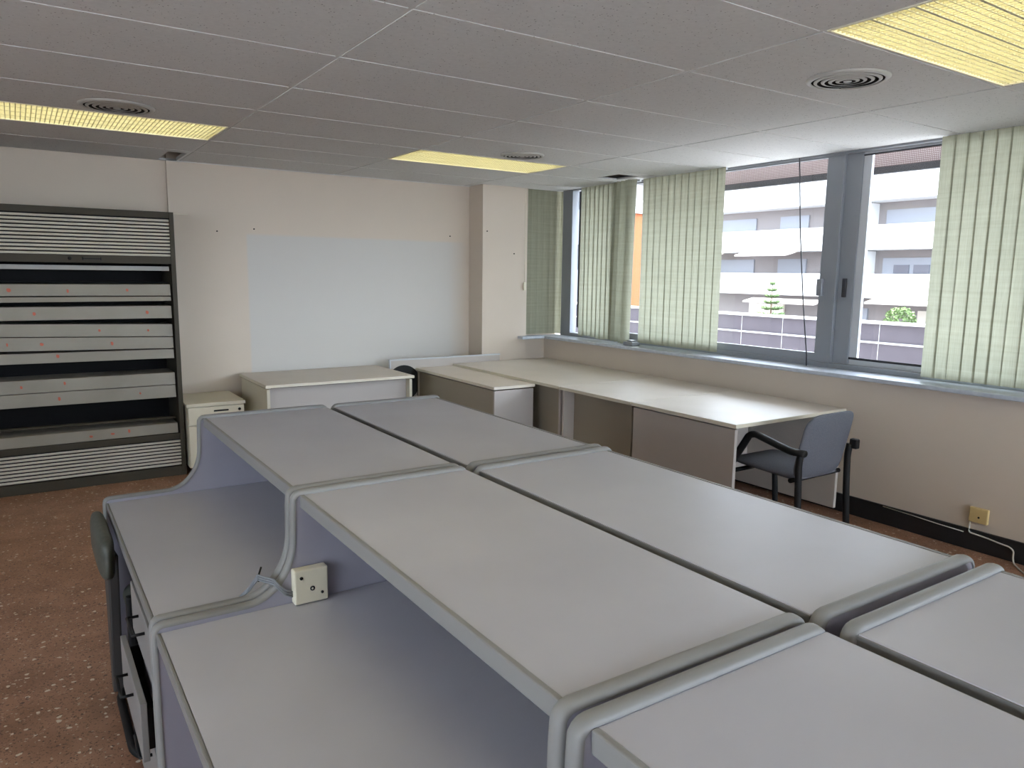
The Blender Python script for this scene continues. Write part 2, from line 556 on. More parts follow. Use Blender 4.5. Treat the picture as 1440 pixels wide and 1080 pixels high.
# ceiling of laid-in tiles, with two gaps where pieces are missing
GX = [XW0, -2.71, -1.42, -.14, 1.148, 2.432, 3.752, XW1 + .0]
GY = [YR, -3.1, -2.5, -1.9, -1.3, -.7, -.1, .5, 1.1, 1.71, 2.352, 3.027, 3.646, 4.266, 4.86, 5.43, 6.0, YB + .04]
LIGHTS = [(-.14, 1.148, 4.86, 5.43), (2.432, 3.752, 4.88, 5.43), (2.432, 3.752, 1.1, 1.71),
          (-.14, 1.148, 1.1, 1.71), (-.14, 1.148, -1.9, -1.3), (2.432, 3.752, -1.9, -1.3), (-2.71, -1.42, 1.1, 1.71), (-2.71, -1.42, 4.86, 5.43)]
HOLES = [(1.0, 1.148, 6.12, 6.58), (4.38, 4.62, 4.98, 5.28)]
ce = MB()
def rect_minus(r, hs):
    out = [r]
    for h in hs:
        nxt = []
        for (a, b, c, d) in out:
            x0, x1, y0, y1 = max(a, h[0]), min(b, h[1]), max(c, h[2]), min(d, h[3])
            if x0 >= x1 - 1e-6 or y0 >= y1 - 1e-6:
                nxt.append((a, b, c, d))
                continue
            if a < x0: nxt.append((a, x0, c, d))
            if x1 < b: nxt.append((x1, b, c, d))
            if c < y0: nxt.append((x0, x1, c, y0))
            if y1 < d: nxt.append((x0, x1, y1, d))
        out = nxt
    return out
G = .009
for i in range(len(GX) - 1):
    for j in range(len(GY) - 1):
        cell = (GX[i] + G, GX[i + 1] - G, GY[j] + G, GY[j + 1] - G)
        for (a, b, c, d) in rect_minus(cell, HOLES + LIGHTS):
            if b - a > .01 and d - c > .01:
                ce.box(a, b, c, d, ZC, ZC + .014)
struct('ceiling', ce, M['tile'])
struct('ceiling_slab', MB().box(XW0 - .1, XW1, YR - .1, YB + .2, 2.60, 2.72), M['plenum'])
gb = MB()
for x in GX[1:-1]:
    gb.box(x - .012, x + .012, YR, YB, ZC + .003, ZC + .03)
for y in GY[1:-1]:
    for a, b in zip(GX[:-1], GX[1:]):
        gb.box(a + .012, b - .012, y - .012, y + .012, ZC + .003, ZC + .03)
gb.box(1.06, 3.841, 6.58, 6.6, ZC - .004, ZC + .01)
struct('trim_2', gb, M['tbar'])

# ------------------------------------------------------------------ windows
ZT = 2.44
def win(name, parts):
    root = None
    for i, (mb, m, nm) in enumerate(parts):
        if i == 0:
            root = struct(name, mb, m, .003)
        else:
            mb.build(nm, m, root, .002 if nm != 'pane' else 0)
    return root
def pane(x, y0, y1, z0, z1):
    return MB().box(x - .002, x + .002, y0, y1, z0, z1)
# fixed frame and left leaf
fr = MB()
fr.box(4.79, 4.87, 3.14, 6.14, .95, .985).box(4.79, 4.87, 3.14, 6.14, 2.425, 2.50)
win('window_1', [
    (fr, M['alu'], 'frame'),
    (MB().box(4.80, 4.835, 3.14, 5.40, .985, 1.045).box(4.80, 4.835, 3.14, 5.40, 2.412, 2.44).box(4.80, 4.835, 3.14, 3.268, 1.045, 2.412).box(4.80, 4.835, 5.31, 5.40, 1.045, 2.412), M['alu'], 'sash'),
    (MB().box(4.84, 4.865, 5.32, 6.04, .985, 1.045).box(4.84, 4.865, 5.32, 6.04, 2.412, 2.44).box(4.84, 4.865, 5.32, 5.42, 1.045, 2.412).box(4.80, 4.865, 5.955, 6.04, 1.045, 2.412), M['steel_dark'], 'sash'),
    (pane(4.82, 3.268, 5.31, 1.045, 2.412), M['glass'], 'pane'),
    (pane(4.85, 5.42, 5.955, 1.045, 2.412), M['glass'], 'pane'),
    (pane(4.85, 6.04, 6.14, .985, 2.425), M['glass'], 'pane'),
    (MB().box(4.79, 4.87, 6.14, 6.30, .95, 2.50), M['alu'], 'corner_post'),
    (MB().box(4.772, 4.80, 3.228, 3.272, 1.455, 1.575, .004), M['alu'], 'latch'),
])
fr = MB()
fr.box(4.79, 4.87, .60, 3.14, .95, .985).box(4.79, 4.87, .60, 3.14, 2.425, 2.50).box(4.83, 4.87, 3.02, 3.14, .985, 2.425)
win('window_2', [
    (fr, M['alu'], 'frame'),
    (MB().box(4.838, 4.862, 1.75, 3.02, .985, 1.02).box(4.838, 4.862, 1.75, 3.02, 2.405, 2.43).box(4.838, 4.866, 2.962, 3.02, 1.02, 2.405).box(4.838, 4.862, 1.75, 1.82, 1.02, 2.405), M['alu_light'], 'sash'),
    (MB().box(4.80, 4.834, .60, 1.78, .985, 1.02).box(4.80, 4.834, .60, 1.78, 2.405, 2.43).box(4.80, 4.834, 1.70, 1.78, 1.02, 2.405), M['alu'], 'sash'),
    (MB().box(4.832, 4.838, 1.75, 3.02, 1.02, 1.036).box(4.832, 4.838, 1.75, 3.02, 2.40, 2.41), M['steel_dark'], 'gasket'),
    (pane(4.85, 1.82, 2.962, 1.02, 2.405), M['glass'], 'pane'),
    (pane(4.82, .60, 1.70, 1.02, 2.405), M['glass'], 'pane'),
    (MB().box(4.815, 4.831, 3.07, 3.10, 1.45, 1.58, .004), M['steel_dark'], 'finger_pull'),
])
fr = MB()
fr.box(4.79, 4.87, YR, .60, .95, .985).box(4.79, 4.87, YR, .60, 2.425, 2.50)
for y in (-3.35, -2.0, -.7, .56):
    fr.box(4.79, 4.87, y, y + .07, .985, 2.425)
win('window_3', [(fr, M['alu'], 'frame'), (pane(4.83, YR, .60, .985, 2.425), M['glass'], 'pane')])

fr = MB()  # unseen rear window, added to let fill light into the room
fr.box(1.2, 4.5, YR - .09, YR - .03, .55, .62).box(1.2, 4.5, YR - .09, YR - .03, 2.33, 2.40)
for x in (1.2, 2.8, 4.43):
    fr.box(x, x + .07, YR - .09, YR - .03, .62, 2.33)
win('added_window_rear', [(fr, M['alu'], 'frame'), (MB().box(1.27, 4.43, YR - .062, YR - .058, .62, 2.33), M['glass'], 'pane')])
fr = MB()  # unseen left window, also added for fill light
fr.box(XW0 - .09, XW0 - .03, -2.8, 2.6, .75, .82).box(XW0 - .09, XW0 - .03, -2.8, 2.6, 2.31, 2.38)
for y in (-2.8, -1.0, .8, 2.53):
    fr.box(XW0 - .09, XW0 - .03, y, y + .07, .82, 2.31)
win('added_window_left', [(fr, M['alu'], 'frame'), (MB().box(XW0 - .062, XW0 - .058, -2.73, 2.53, .82, 2.31), M['glass'], 'pane')])

# ------------------------------------------------------------------ vertical blinds
def slat_mb(cx, cy, w, ang, z0, z1, axis='y', bow=.006, lean=0.0):
    mb = MB()
    ca, sa = math.cos(ang), math.sin(ang)
    def fn(u, v):
        a = (u - .5) * w
        b = bow * (1 - (2 * u - 1) ** 2)
        z = z0 + (z1 - z0) * v
        if axis == 'y':
            return (cx + a * sa + b * ca, cy + a * ca - b * sa + lean * (1 - v), z)
        return (cx + a * ca - b * sa + lean * (1 - v), cy + a * sa + b * ca, z)
    return mb.grid(fn, 6, 6)

def RAIL(x0, x1, y0, y1):
    return (x1 - .010, x1 + .012, y0 + .03, y1 - .03) if y1 - y0 > .2 else (x0 + .03, x1 - .03, y1 - .006, y1 + .012)

def blind(label, spots, rail, cordbits=()):
    x0, x1, y0, y1 = rail
    t = thing('vertical_blind', ((x0 + x1) / 2, (y0 + y1) / 2, ZC - .03), label, 'blind', 'green vertical blinds')
    MB().box(*RAIL(x0, x1, y0, y1), ZC - .018, ZC - .001).build('head_rail', M['alu_light'], t)
    for s in spots:
        slat_mb(*s).build('slat', M['slat'], t)
    for pts, r in cordbits:
        MB().tube(pts, r, 6).build('cord', M['white_plastic'], t)
    return t

ZS0 = .972
# niche blind, facing the room
sp = []
for k in range(7):
    sp.append((4.385 + k * .078, 6.352 - .003 * (k % 2), .089, R(-5 if k < 5 else -14), .965, ZC - .004, 'x', .004))
tn = blind('dim green vertical blind closed flat beside the column', sp, (4.345, 4.93, 6.335, 6.375),
           [([(4.335, 6.325, ZC - .02), (4.338, 6.322, 1.9), (4.333, 6.32, 1.49)], .003)])
MB().box(4.322, 4.348, 6.312, 6.330, 1.42, 1.50, .004).build('cord_weight', M['white_plastic'], tn)
# corner blind with a few turned slats at its right
sp = []
y = 5.885
for k in range(8):
    sp.append((4.73, y, .089, R(5 + 4 * math.sin(k * 2.1)), ZS0 + .01 * math.sin(k), ZC - .004, 'y', .006))
    y -= .066
for k, (yy, a) in enumerate(((5.365, -30), (5.315, -52), (5.245, -58), (5.175, -46), (5.135, -30))):
    sp.append((4.725 - .012 * k, yy, .089, R(a), ZS0 - .004 * k, ZC - .004, 'y', .006, .03))
blind('green vertical blind in the window corner with its last slats twisted', sp, (4.705, 4.755, 5.08, 5.94))
# middle blind
sp = []
for k in range(12):
    sp.append((4.73, 5.005 - k * .077, .089, R(3.5 + 2 * math.sin(k * 1.7)), ZS0, ZC - .004, 'y', .006, random.uniform(-.006, .006)))
blind('green vertical blind closed left of the bare window pane', sp, (4.705, 4.755, 4.10, 5.06))
# right blind, running out of the picture
sp = []
for k in range(58):
    sp.append((4.73, 2.415 - k * .0765, .089, R(6 + 2 * math.sin(k * 1.3)), ZS0, ZC - .004, 'y', .006, random.uniform(-.005, .005)))
blind('green vertical blind at the right edge above the bare wall', sp, (4.705, 4.755, -2.04, 2.47))
# loose end lying on the sill below the corner blind
tg = MB().box(4.60, 4.695, 4.98, 5.10, .95, .985, .006).box(4.62, 4.68, 5.01, 5.07, .985, 1.0, .004)
tag(tg.build('blind_weight', M['alu']), 'small grey clip box lying on the sill under the blinds', 'weight')
cd = MB().tube([(4.745, 3.46, 2.43), (4.742, 3.41, 1.9), (4.74, 3.345, 1.4), (4.74, 3.288, 1.03), (4.742, 3.285, .951)], .0045, 8)
tag(cd.build('pull_cord', M['steel_dark']), 'thin dark cord hanging in front of the left window pane', 'cord')

# ------------------------------------------------------------------ ceiling lights and vents
def ceiling_light(x0, x1, y0, y1, label):
    t = thing('ceiling_light', ((x0 + x1) / 2, (y0 + y1) / 2, ZC), label, 'ceiling light', 'louvred ceiling lights')
    a, b, c, d = x0 + .008, x1 - .008, y0 + .008, y1 - .008
    h = MB()
    h.box(a, b, c, d, ZC + .10, ZC + .11)
    h.box(a, a + .008, c, d, ZC - .001, ZC + .10).box(b - .008, b, c, d, ZC - .001, ZC + .10)
    h.box(a + .008, b - .008, c, c + .008, ZC - .001, ZC + .10).box(a + .008, b - .008, d - .008, d, ZC - .001, ZC + .10)
    h.build('housing', M['fixture'], t)
    w = d - c
    for k in range(4):
        yy = c + w * (k + .5) / 4
        MB().tube([(a + .03, yy, ZC + .07), (b - .03, yy, ZC + .07)], .016, 10).build('fluorescent_tube', M['tube'], t)
    g = MB()
    n = 52
    for k in range(1, n):
        x = a + (b - a) * k / n
        g.box(x - .0018, x + .0018, c + .008, d - .008, ZC + .004, ZC + .015)
    n = 20
    for k in range(1, n):
        yy = c + w * k / n
        wd = .005 if k % 5 == 0 else .0016
        g.box(a + .008, b - .008, yy - wd, yy + wd, ZC + .003, ZC + .016)
    g.build('louvre', M['louvre'], t)
    return t
LL = ['yellow louvred ceiling light at the left edge above the dark cabinet', 'yellow louvred ceiling light near the column and back wall',
      'large yellow louvred ceiling light at the top right corner']
for k, q in enumerate(LIGHTS):
    ceiling_light(*q, LL[k] if k < 3 else 'louvred ceiling light over the part of the room outside the picture')

def vent(cx, cy, r, label):
    t = thing('ceiling_vent', (cx, cy, ZC), label, 'vent', 'round ceiling vents')
    MB().lathe([(r * .86, ZC - .007), (r * .87, ZC - .012), (r * .95, ZC - .011), (r, ZC - .003), (r, ZC - .0005), (r * .96, ZC - .0005), (r * .88, ZC - .006)], cx, cy, 56, True).build('rim', M['vent'], t)
    for k, q in enumerate((.72, .545, .37, .20)):
        rr = r * q
        MB().lathe([(rr, ZC - .014), (rr + r * .085, ZC - .010), (rr + r * .085, ZC - .0085), (rr, ZC - .012)], cx, cy, 48, True).build('cone', M['vent'], t)
    MB().lathe([(0.0005, ZC - .014), (r * .10, ZC - .013), (r * .10, ZC - .011), (.0005, ZC - .011)], cx, cy, 24).build('hub', M['vent'], t)
    MB().lathe([(.0005, ZC - .0015), (r * .95, ZC - .001)], cx, cy).build('duct', M['plenum'], t)
    for k in range(4):
        a = math.pi / 4 + k * math.pi / 2
        MB().tube([(cx + r * .08 * math.cos(a), cy + r * .08 * math.sin(a), ZC - .0065), (cx + r * .90 * math.cos(a), cy + r * .90 * math.sin(a), ZC - .0065)], .0022, 6).build('strut', M['plenum'], t)
vent(.515, 4.62, .185, 'round ceiling vent above the dark cabinet beside the yellow light')
vent(3.145, 4.64, .16, 'round ceiling vent beside the light near the column')
vent(3.08, 2.03, .172, 'round ceiling vent of concentric rings nearest the top right')

# ------------------------------------------------------------------ tambour cabinet
def cabinet():
    x0, x1, y0, y1, zt = -.66, 1.012, 6.107, 6.59, 2.003
    t = thing('tambour_cabinet', ((x0 + x1) / 2, (y0 + y1) / 2, 0), 'tall dark grey cabinet with its ribbed shutter open against the back wall', 'cabinet')
    fw = .032
    fr = MB()
    fr.box(x0, x0 + fw, y0, y1, 0, zt).box(x1 - fw, x1, y0, y1, 0, zt)
    fr.box(x0 + fw, x1 - fw, y0, y1, zt - .045, zt).box(x0 + fw, x1 - fw, y0, y1, 0, .072)
    fr.build('frame', M['cab_frame'], t, .002)
    a, b = x0 + fw, x1 - fw
    MB().box(a, b, y1 - .02, y1, .072, zt - .045).build('back_panel', M['cab_in'], t)
    def tamb(z0, z1):
        n = max(2, round((z1 - z0) / .026))
        mb = MB()
        for k in range(n):
            za = z0 + (z1 - z0) * k / n
            zb = z0 + (z1 - z0) * (k + 1) / n
            zm = (zb - za)
            mb.prism([(y0 + .020, za), (y0 + .011, za + .05 * zm), (y0 + .008, za + .35 * zm), (y0 + .012, za + .60 * zm), (y0 + .020, za + .66 * zm)], 'x', a, b)
        MB().box(a, b, y0 + .020, y0 + .030, z0, z1).build('groove_shade_sheet', M['cab_in'], t)  # black sheet between the ribs, painting the shade of the grooves
        return mb
    tamb(1.678, zt - .045).build('upper_shutter', M['tambour'], t)
    bar = MB().box(a, b, y0 + .004, y0 + .03, 1.622, 1.678, .003).build('shutter_bar', M['cab_frame'], t)
    MB().box(.40, .52, y0 - .012, y0 + .004, 1.648, 1.654).box(.40, .408, y0 - .012, y0 + .004, 1.640, 1.662).box(.512, .52, y0 - .012, y0 + .004, 1.640, 1.662).build('handle', M['dark'], bar)
    MB().tube([(.325, y0 - .008, 1.652), (.325, y0 + .006, 1.652)], .012, 14).build('lock', M['dark'], bar)
    tamb(.08, .285).build('lower_shutter', M['tambour'], t)
    MB().box(a, b, y0 + .004, y0 + .03, .285, .332, .003).build('shutter_bar', M['cab_frame'], t)
    # rails
    def lipbox(xa, xb, zl0, zl1, zr0, zr1, yf, dep):
        # front strip whose left/right ends have their own heights
        xs = (xa, xb)
        vs = []
        for x, (lo, hi) in zip(xs, ((zl0, zl1), (zr0, zr1))):
            vs += [(x, yf, lo), (x, yf + .010, hi), (x, yf + dep, hi), (x, yf + dep, lo)]
        return MB().add(vs, [(0, 1, 2, 3), (7, 6, 5, 4), (0, 4, 5, 1), (1, 5, 6, 2), (2, 6, 7, 3), (3, 7, 4, 0)])
    def lip(nm, m, l, r, dep=.30, inset=.02, marks=()):
        # l=(bottom,top) at X=-.1, r=(bottom,top) at X=.96
        def ext(p, q, x):
            return p + (q - p) * (x + .1) / 1.06
        xa, xb = a + .004, b - .012
        yf = y0 + inset
        o = lipbox(xa, xb, ext(l[0], r[0], xa), ext(l[1], r[1], xa), ext(l[0], r[0], xb), ext(l[1], r[1], xb), yf, dep).build(nm, m, t, .002)
        for (x, dz, w, h) in marks:
            zc = (ext(l[0], r[0], x) + ext(l[1], r[1], x)) / 2 + dz
            k = 8
            w, h = w * .8, h * .8
            pts = [(x + w / 2 * math.cos(2 * math.pi * i / k) * (1 + .25 * math.sin(3 * i)), zc + h / 2 * math.sin(2 * math.pi * i / k) * (1 + .2 * math.cos(2 * i))) for i in range(k)]
            MB().prism(pts, 'y', yf - .0012 + .002, yf + .006).build('red_sticker', M['red'], o)
    lip('hanging_rail', M['rail'], (1.572, 1.604), (1.572, 1.604), .06, .03)
    MB().box(a, b - .004, y0 + .12, y0 + .40, 1.480, 1.488).build('inner_shelf', M['cab_in'], t)
    lip('shelf_front', M['lip'], (1.390, 1.470), (1.388, 1.472), .30, .015, [(-.045, .0, .034, .034), (.30, -.006, .018, .032), (.675, 0, .022, .026)])
    lip('hanging_rail', M['lip'], (1.345, 1.381), (1.349, 1.381), .30, .012)
    lip('shelf_front', M['lip'], (1.221, 1.313), (1.219, 1.312), .30, .02, [(.09, 0, .024, .03), (.80, .0, .026, .032)])
    lip('shelf_front', M['lip'], (1.112, 1.198), (1.081, 1.173), .30, .02, [(.48, .0, .02, .024), (.80, .0, .018, .022)])
    lip('shelf_front', M['lip'], (1.012, 1.106), (.992, 1.075), .30, .014, [(-.08, 0, .014, .03), (.12, 0, .03, .026), (.555, .0, .022, .034)])
    lip('shelf_front', M['lip'], (.922, .992), (.915, .984), .30, .012, [(.21, .012, .026, .032)])
    lip('shelf_front', M['lip'], (.714, .803), (.713, .803), .30, .018, [(-.02, .0, .02, .026), (.24, .012, .018, .03)])
    lip('shelf_front', M['lip'], (.616, .709), (.614, .708), .30, .015, [(.20, .0, .022, .034), (.72, .0, .016, .02)])
    lip('hanging_rail', M['cab_frame'], (.450, .462), (.440, .452), .05, .07)
    lip('shelf_front', M['lip'], (.334, .410), (.336, .410), .30, .014, [(.38, -.005, .03, .022), (.52, .0, .034, .018), (.63, .01, .02, .034)])
    return t
cabinet()

# ------------------------------------------------------------------ low pedestal beside the cabinet
def pedestal():
    x0, x1, y0, y1, zt = 1.018, 1.455, 6.02, 6.57, .565
    t = thing('drawer_pedestal', ((x0 + x1) / 2, (y0 + y1) / 2, 0), 'cream drawer pedestal standing between the dark cabinet and the cream desk', 'drawer unit')
    MB().box(x0 + .01, x1 - .01, y0 + .02, y1, .06, zt - .026).build('body', M['beige'], t, .002)
    MB().box(x0, x1, y0 - .004, y1 + .004, zt - .026, zt).build('top', M['beige'], t, .003)
    for sx in (x0 + .05, x1 - .05):
        for sy in (y0 + .06, y1 - .05):
            MB().tube([(sx, sy, 0), (sx, sy, .06)], .022, 12).build('caster', M['dark'], t)
    for k, (za, zb) in enumerate(((zt - .168, zt - .032), (.068, zt - .174))):
        d = MB().box(x0 + .012, x1 - .012, y0, y0 + .018, za, zb).build('drawer', M['beige'], t, .002)
        zh = zb - .034
        MB().box(1.215, 1.325, y0 - .006, y0 + .001, zh - .006, zh + .006, .002).build('handle', M['dark'], d)
        if k == 0:
            MB().tube([(1.408, y0 - .004, zh), (1.408, y0 + .004, zh)], .011, 14).build('lock', M['dark'], d)
pedestal()

# ------------------------------------------------------------------ cream desks by the walls
def cream_desk(name, label, x0, x1, y0, y1, zt, boards, group='cream desks along the walls'):
    """boards: list of (part name, x0,x1,y0,y1,z0,z1, material)"""
    t = thing(name, ((x0 + x1) / 2, (y0 + y1) / 2, 0), label, 'desk', group)
    top = MB().box(x0, x1, y0, y1, zt - .024, zt).build('tabletop', M['beige_top'], t, .002)
    MB().box(x0 - .002, x1 + .002, y0 - .002, y0, zt - .023, zt - .002).box(x0 - .002, x0, y0, y1, zt - .023, zt - .002).box(x1, x1 + .002, y0, y1, zt - .023, zt - .002).build('edge_band', M['beige_edge'], top)
    MB().box(x0 + .05, x1 - .05, y0 + .05, y1 - .05, zt - .034, zt - .024).build('under_frame', M['dark'], t)
    for nm, a, b, c, d, e, g, m in boards:
        MB().box(a, b, c, d, e, g).build(nm, M[m], t, .002)
    return t
# desk against the back wall
cream_desk('desk', 'cream desk with a pale front board standing along the back wall', 1.545, 2.80, 5.74, 6.56, .71, [
    ('side_panel', 1.555, 1.58, 5.76, 6.54, 0, .676, 'beige'), ('side_panel', 2.765, 2.79, 5.76, 6.54, 0, .676, 'beige'),
    ('modesty_panel', 1.58, 2.765, 5.83, 5.85, .06, .676, 'lilac_front')])
# return desk between
cream_desk('desk', 'narrow cream desk beside the grey panel with a brown side board', 3.075, 3.465, 4.885, 6.265, .70, [
    ('end_panel', 3.085, 3.460, 4.895, 4.915, 0, .666, 'lilac_front'), ('end_panel', 3.085, 3.460, 6.235, 6.255, 0, .666, 'olive'),
    ('modesty_panel', 3.095, 3.115, 4.915, 6.235, .05, .664, 'olive')])
# three desks along the window wall
cream_desk('desk', 'cream desk under the window with its end nearest the armchair', 3.475, 4.575, 2.845, 3.745, .72, [
    ('side_panel', 3.487, 3.512, 2.86, 3.735, 0, .686, 'lilac_front'), ('side_panel', 4.54, 4.565, 2.86, 3.735, 0.03, .686, 'beige_top'),
    ('modesty_panel', 3.512, 4.54, 3.60, 3.62, .14, .686, 'beige_top')])
cream_desk('desk', 'middle cream desk of the row under the window with a dark open front', 3.475, 4.575, 3.755, 4.565, .72, [
    ('side_panel', 3.50, 4.56, 3.765, 3.787, 0, .686, 'olive'), ('side_panel', 3.50, 4.56, 4.535, 4.557, 0, .686, 'beige_top'),
    ('modesty_panel', 3.60, 3.62, 3.787, 4.535, 0.0, .686, 'olive')])
cream_desk('desk', 'cream desk in the window corner under the sill beside the column', 3.475, 4.575, 4.575, 6.265, .72, [
    ('side_panel', 3.50, 4.56, 4.585, 4.607, 0, .686, 'lilac_front'), ('side_panel', 3.50, 4.56, 6.235, 6.257, 0, .686, 'olive'),
    ('modesty_panel', 3.56, 3.58, 4.607, 6.235, 0.05, .686, 'olive')])
# grey board standing behind the corner desks, with a black round opening
pn = thing('partition_panel', (3.39, 6.30, 0), 'grey low board with a black round disc behind the cream desks', 'panel')
MB().box(2.83, 4.02, 6.285, 6.31, 0, .775).build('board', M['lilac_front'], pn, .002)
MB().box(2.825, 4.025, 6.282, 6.313, .775, .787).box(2.818, 2.83, 6.282, 6.313, 0, .787).build('edge_trim', M['alu_light'], pn, .001)
dk = MB()
dk.prism([(2.955 + .165 * math.cos(2 * math.pi * k / 48), .565 + .165 * math.sin(2 * math.pi * k / 48)) for k in range(48)], 'y', 6.272, 6.285)
dk.build('disc', M['dark'], pn)
# black box under the desk next to the chair
bb = thing('waste_bin', (3.60, 3.16, 0), 'black bin on the floor under the window desk behind the armchair', 'bin')
MB().prism([(3.535, 3.08), (3.74, 3.08), (3.74, 3.34), (3.535, 3.34)], 'z', 0, .34).build('body', M['dark'], bb, .012)
MB().box(3.53, 3.745, 3.075, 3.345, .34, .36, .006).build('rim', M['dark'], bb)

# ------------------------------------------------------------------ grey stepped workstations
D = .867
def outline():
    p = [(0, 0), (0, .706)]
    for k in range(1, 4):
        a = k / 3 * math.pi / 2
        p.append((.018 - .018 * math.cos(a), .706 + .018 * math.sin(a)))
    p.append((.12, .724))
    for k in range(0, 13):
        a = k / 12 * math.pi / 2
        p.append((.215 + .128 * math.sin(a), .724 + .160 * (1 - math.cos(a))))
    p.append((.345, .96))
    for k in range(1, 5):
        a = k / 4 * math.pi / 2
        p.append((.369 - .024 * math.cos(a), .98 + .024 * math.sin(a)))
    p.append((.6, 1.004))
    for k in range(0, 5):
        a = k / 4 * math.pi / 2
        p.append((D - .024 + .024 * math.sin(a), .98 + .024 * math.cos(a)))
    p.append((D, 0))
    return p
OUT = outline()
def trim_mb(X, ya, yb):
    """rounded edging that runs over the visible edge of a side panel"""
    mb = MB()
    pts = [Vector((X(a), 0, b)) for a, b in OUT]
    n = len(pts)
    sec = [(0, -.004), (0, .0015), (.12, .0055), (.35, .0075), (.65, .0075), (.88, .0055), (1, .0015), (1, -.004)]
    vs, fs = [], []
    cx = (X(0) + X(D)) / 2
    for i, p in enumerate(pts):
        t = (pts[min(i + 1, n - 1)] - pts[max(i - 1, 0)]).normalized()
        nr = Vector((-t.z, 0, t.x))
        if X(1) < X(0):
            nr = -nr
        for (s, h) in sec:
            q = p + nr * h
            vs.append((q.x, ya + (yb - ya) * s, q.z))
    k = len(sec)
    for i in range(n - 1):
        for j in range(k - 1):
            fs.append((i * k + j, i * k + j + 1, (i + 1) * k + j + 1, (i + 1) * k + j))
    return mb.add(vs, fs, True)

def workstation(label, xf, sgn, y0, y1, group='grey stepped workstations in two rows'):
    X = lambda l: xf + sgn * l
    t = thing('workstation', (X(D / 2), (y0 + y1) / 2, 0), label, 'desk', group)
    P = .030
    for ya, yb in ((y0, y0 + P), (y1 - P, y1)):
        s = MB().prism([(X(a), b) for a, b in OUT], 'y', ya + .002, yb - .002).build('side_panel', M['lavender'], t)
        trim_mb(X, ya, yb).build('edge_trim', M['edge_grey'], s)
    a, b = y0 + P, y1 - P
    def bx(l0, l1, z0, z1, e=0.0):
        return MB().box(min(X(l0), X(l1)), max(X(l0), X(l1)), a + e, b - e, z0, z1)
    lo = bx(.012, D - .03, .684, .71).build('desktop', M['desk_grey'], t, .001)
    bx(.002, .012, .680, .7105).build('front_edging', M['edge_dark'], lo, .003)
    us = bx(.372, D - .004, .970, 1.0).build('top_shelf', M['desk_grey'], t, .001)
    bx(.360, .372, .966, 1.0015).build('front_edging', M['edge_grey'], us, .003)
    bx(D - .004, D, .966, .998).build('rear_edging', M['edge_dark'], us)
    bx(D - .028, D - .010, .10, .970).build('back_panel', M['back_shade'], t)
    return t
workstation('grey stepped workstation farthest left beside the tall dark cabinet', .221, 1, 1.914, 3.112)
workstation('grey stepped workstation with a cream socket box on its raised side panel', .221, 1, .718, 1.904)
workstation('grey stepped workstation nearest the camera at the bottom of the picture', .218, 1, -.49, .706)
workstation('grey workstation top in the right row farthest back by the cream desks', 1.980, -1, 1.894, 3.105)
workstation('long grey workstation top in the right row facing the grey armchair', 1.980, -1, .700, 1.876)
workstation('grey workstation top at the right edge of the picture, nearest the window', 1.982, -1, -.51, .672)

# drawer unit under the first workstation
dp = thing('drawer_pedestal', (.45, 2.17, 0), 'grey drawer pedestal under the left workstation with one drawer pulled out', 'drawer unit')
MB().box(.242, .72, 1.952, 2.385, .06, .665).build('body', M['edge_dark'], dp, .003)
for sx in (.29, .67):
    for sy in (1.99, 2.34):
        MB().tube([(sx, sy, 0), (sx, sy, .06)], .022, 12).build('caster', M['dark'], dp)
for za, zb, dx in ((.51, .66, 0.0), (.335, .495, -.036), (.075, .305, 0.0)):
    xx = .238 + dx
    dd = MB().box(xx - .016, xx, 1.955, 2.383, za, zb).build('drawer', M['drawer_grey'], dp, .002)
    if dx:
        MB().box(xx, .60, 1.975, 1.985, za + .02, zb - .03).box(xx, .60, 2.35, 2.36, za + .02, zb - .03).box(xx, .60, 1.985, 2.35, za + .02, za + .028).build('tray', M['dark'], dd)
    zh = zb - .045
    MB().tube([(xx - .016, 2.10, zh), (xx - .045, 2.10, zh), (xx - .045, 2.22, zh), (xx - .016, 2.22, zh)], .0045, 8).build('handle', M['dark'], dd)

# socket box and its cables on the raised side panel
sb = thing('socket_box', (.596, 1.868, .712), 'cream square socket box standing on the grey desktop against the side panel', 'socket box')
MB().box(.551, .641, 1.842, 1.8735, .7125, .806, .004).build('box', M['white_plastic'], sb)
for (x, z, r) in ((.569, .785, .0045), (.598, .752, .0065), (.624, .736, .004)):
    MB().tube([(x, 1.8405, z), (x, 1.843, z)], r, 14).build('screw', M['dark'], sb)
MB().tube([(.598, 1.8395, .752), (.598, 1.8425, .752)], .003, 10).build('socket_pin', M['white_plastic'], sb)
cb = thing('cable_bundle', (.50, 1.90, .76), 'bundle of thin grey cables from the socket box over the desk edging', 'cable')
for k in range(3):
    dz = .0062 * k
    MB().tube([(.5505, 1.862, .732 + dz), (.532, 1.862, .740 + dz), (.516, 1.863, .760 + dz), (.507, 1.871, .772 + dz), (.498, 1.89, .772 + dz), (.489, 1.91, .770 + dz), (.484, 1.945, .764 + dz), (.476, 1.954, .750 + dz * .8), (.462, 1.958, .732 + dz * .6), (.440, 1.959 + .004 * k, .7165)], .0028, 8).build('cable', M['cable_grey'], cb)
MB().tube([(.484, 1.938, .760), (.487, 1.943, .780), (.494, 1.946, .797)], .0026, 6).build('tie', M['dark'], cb)

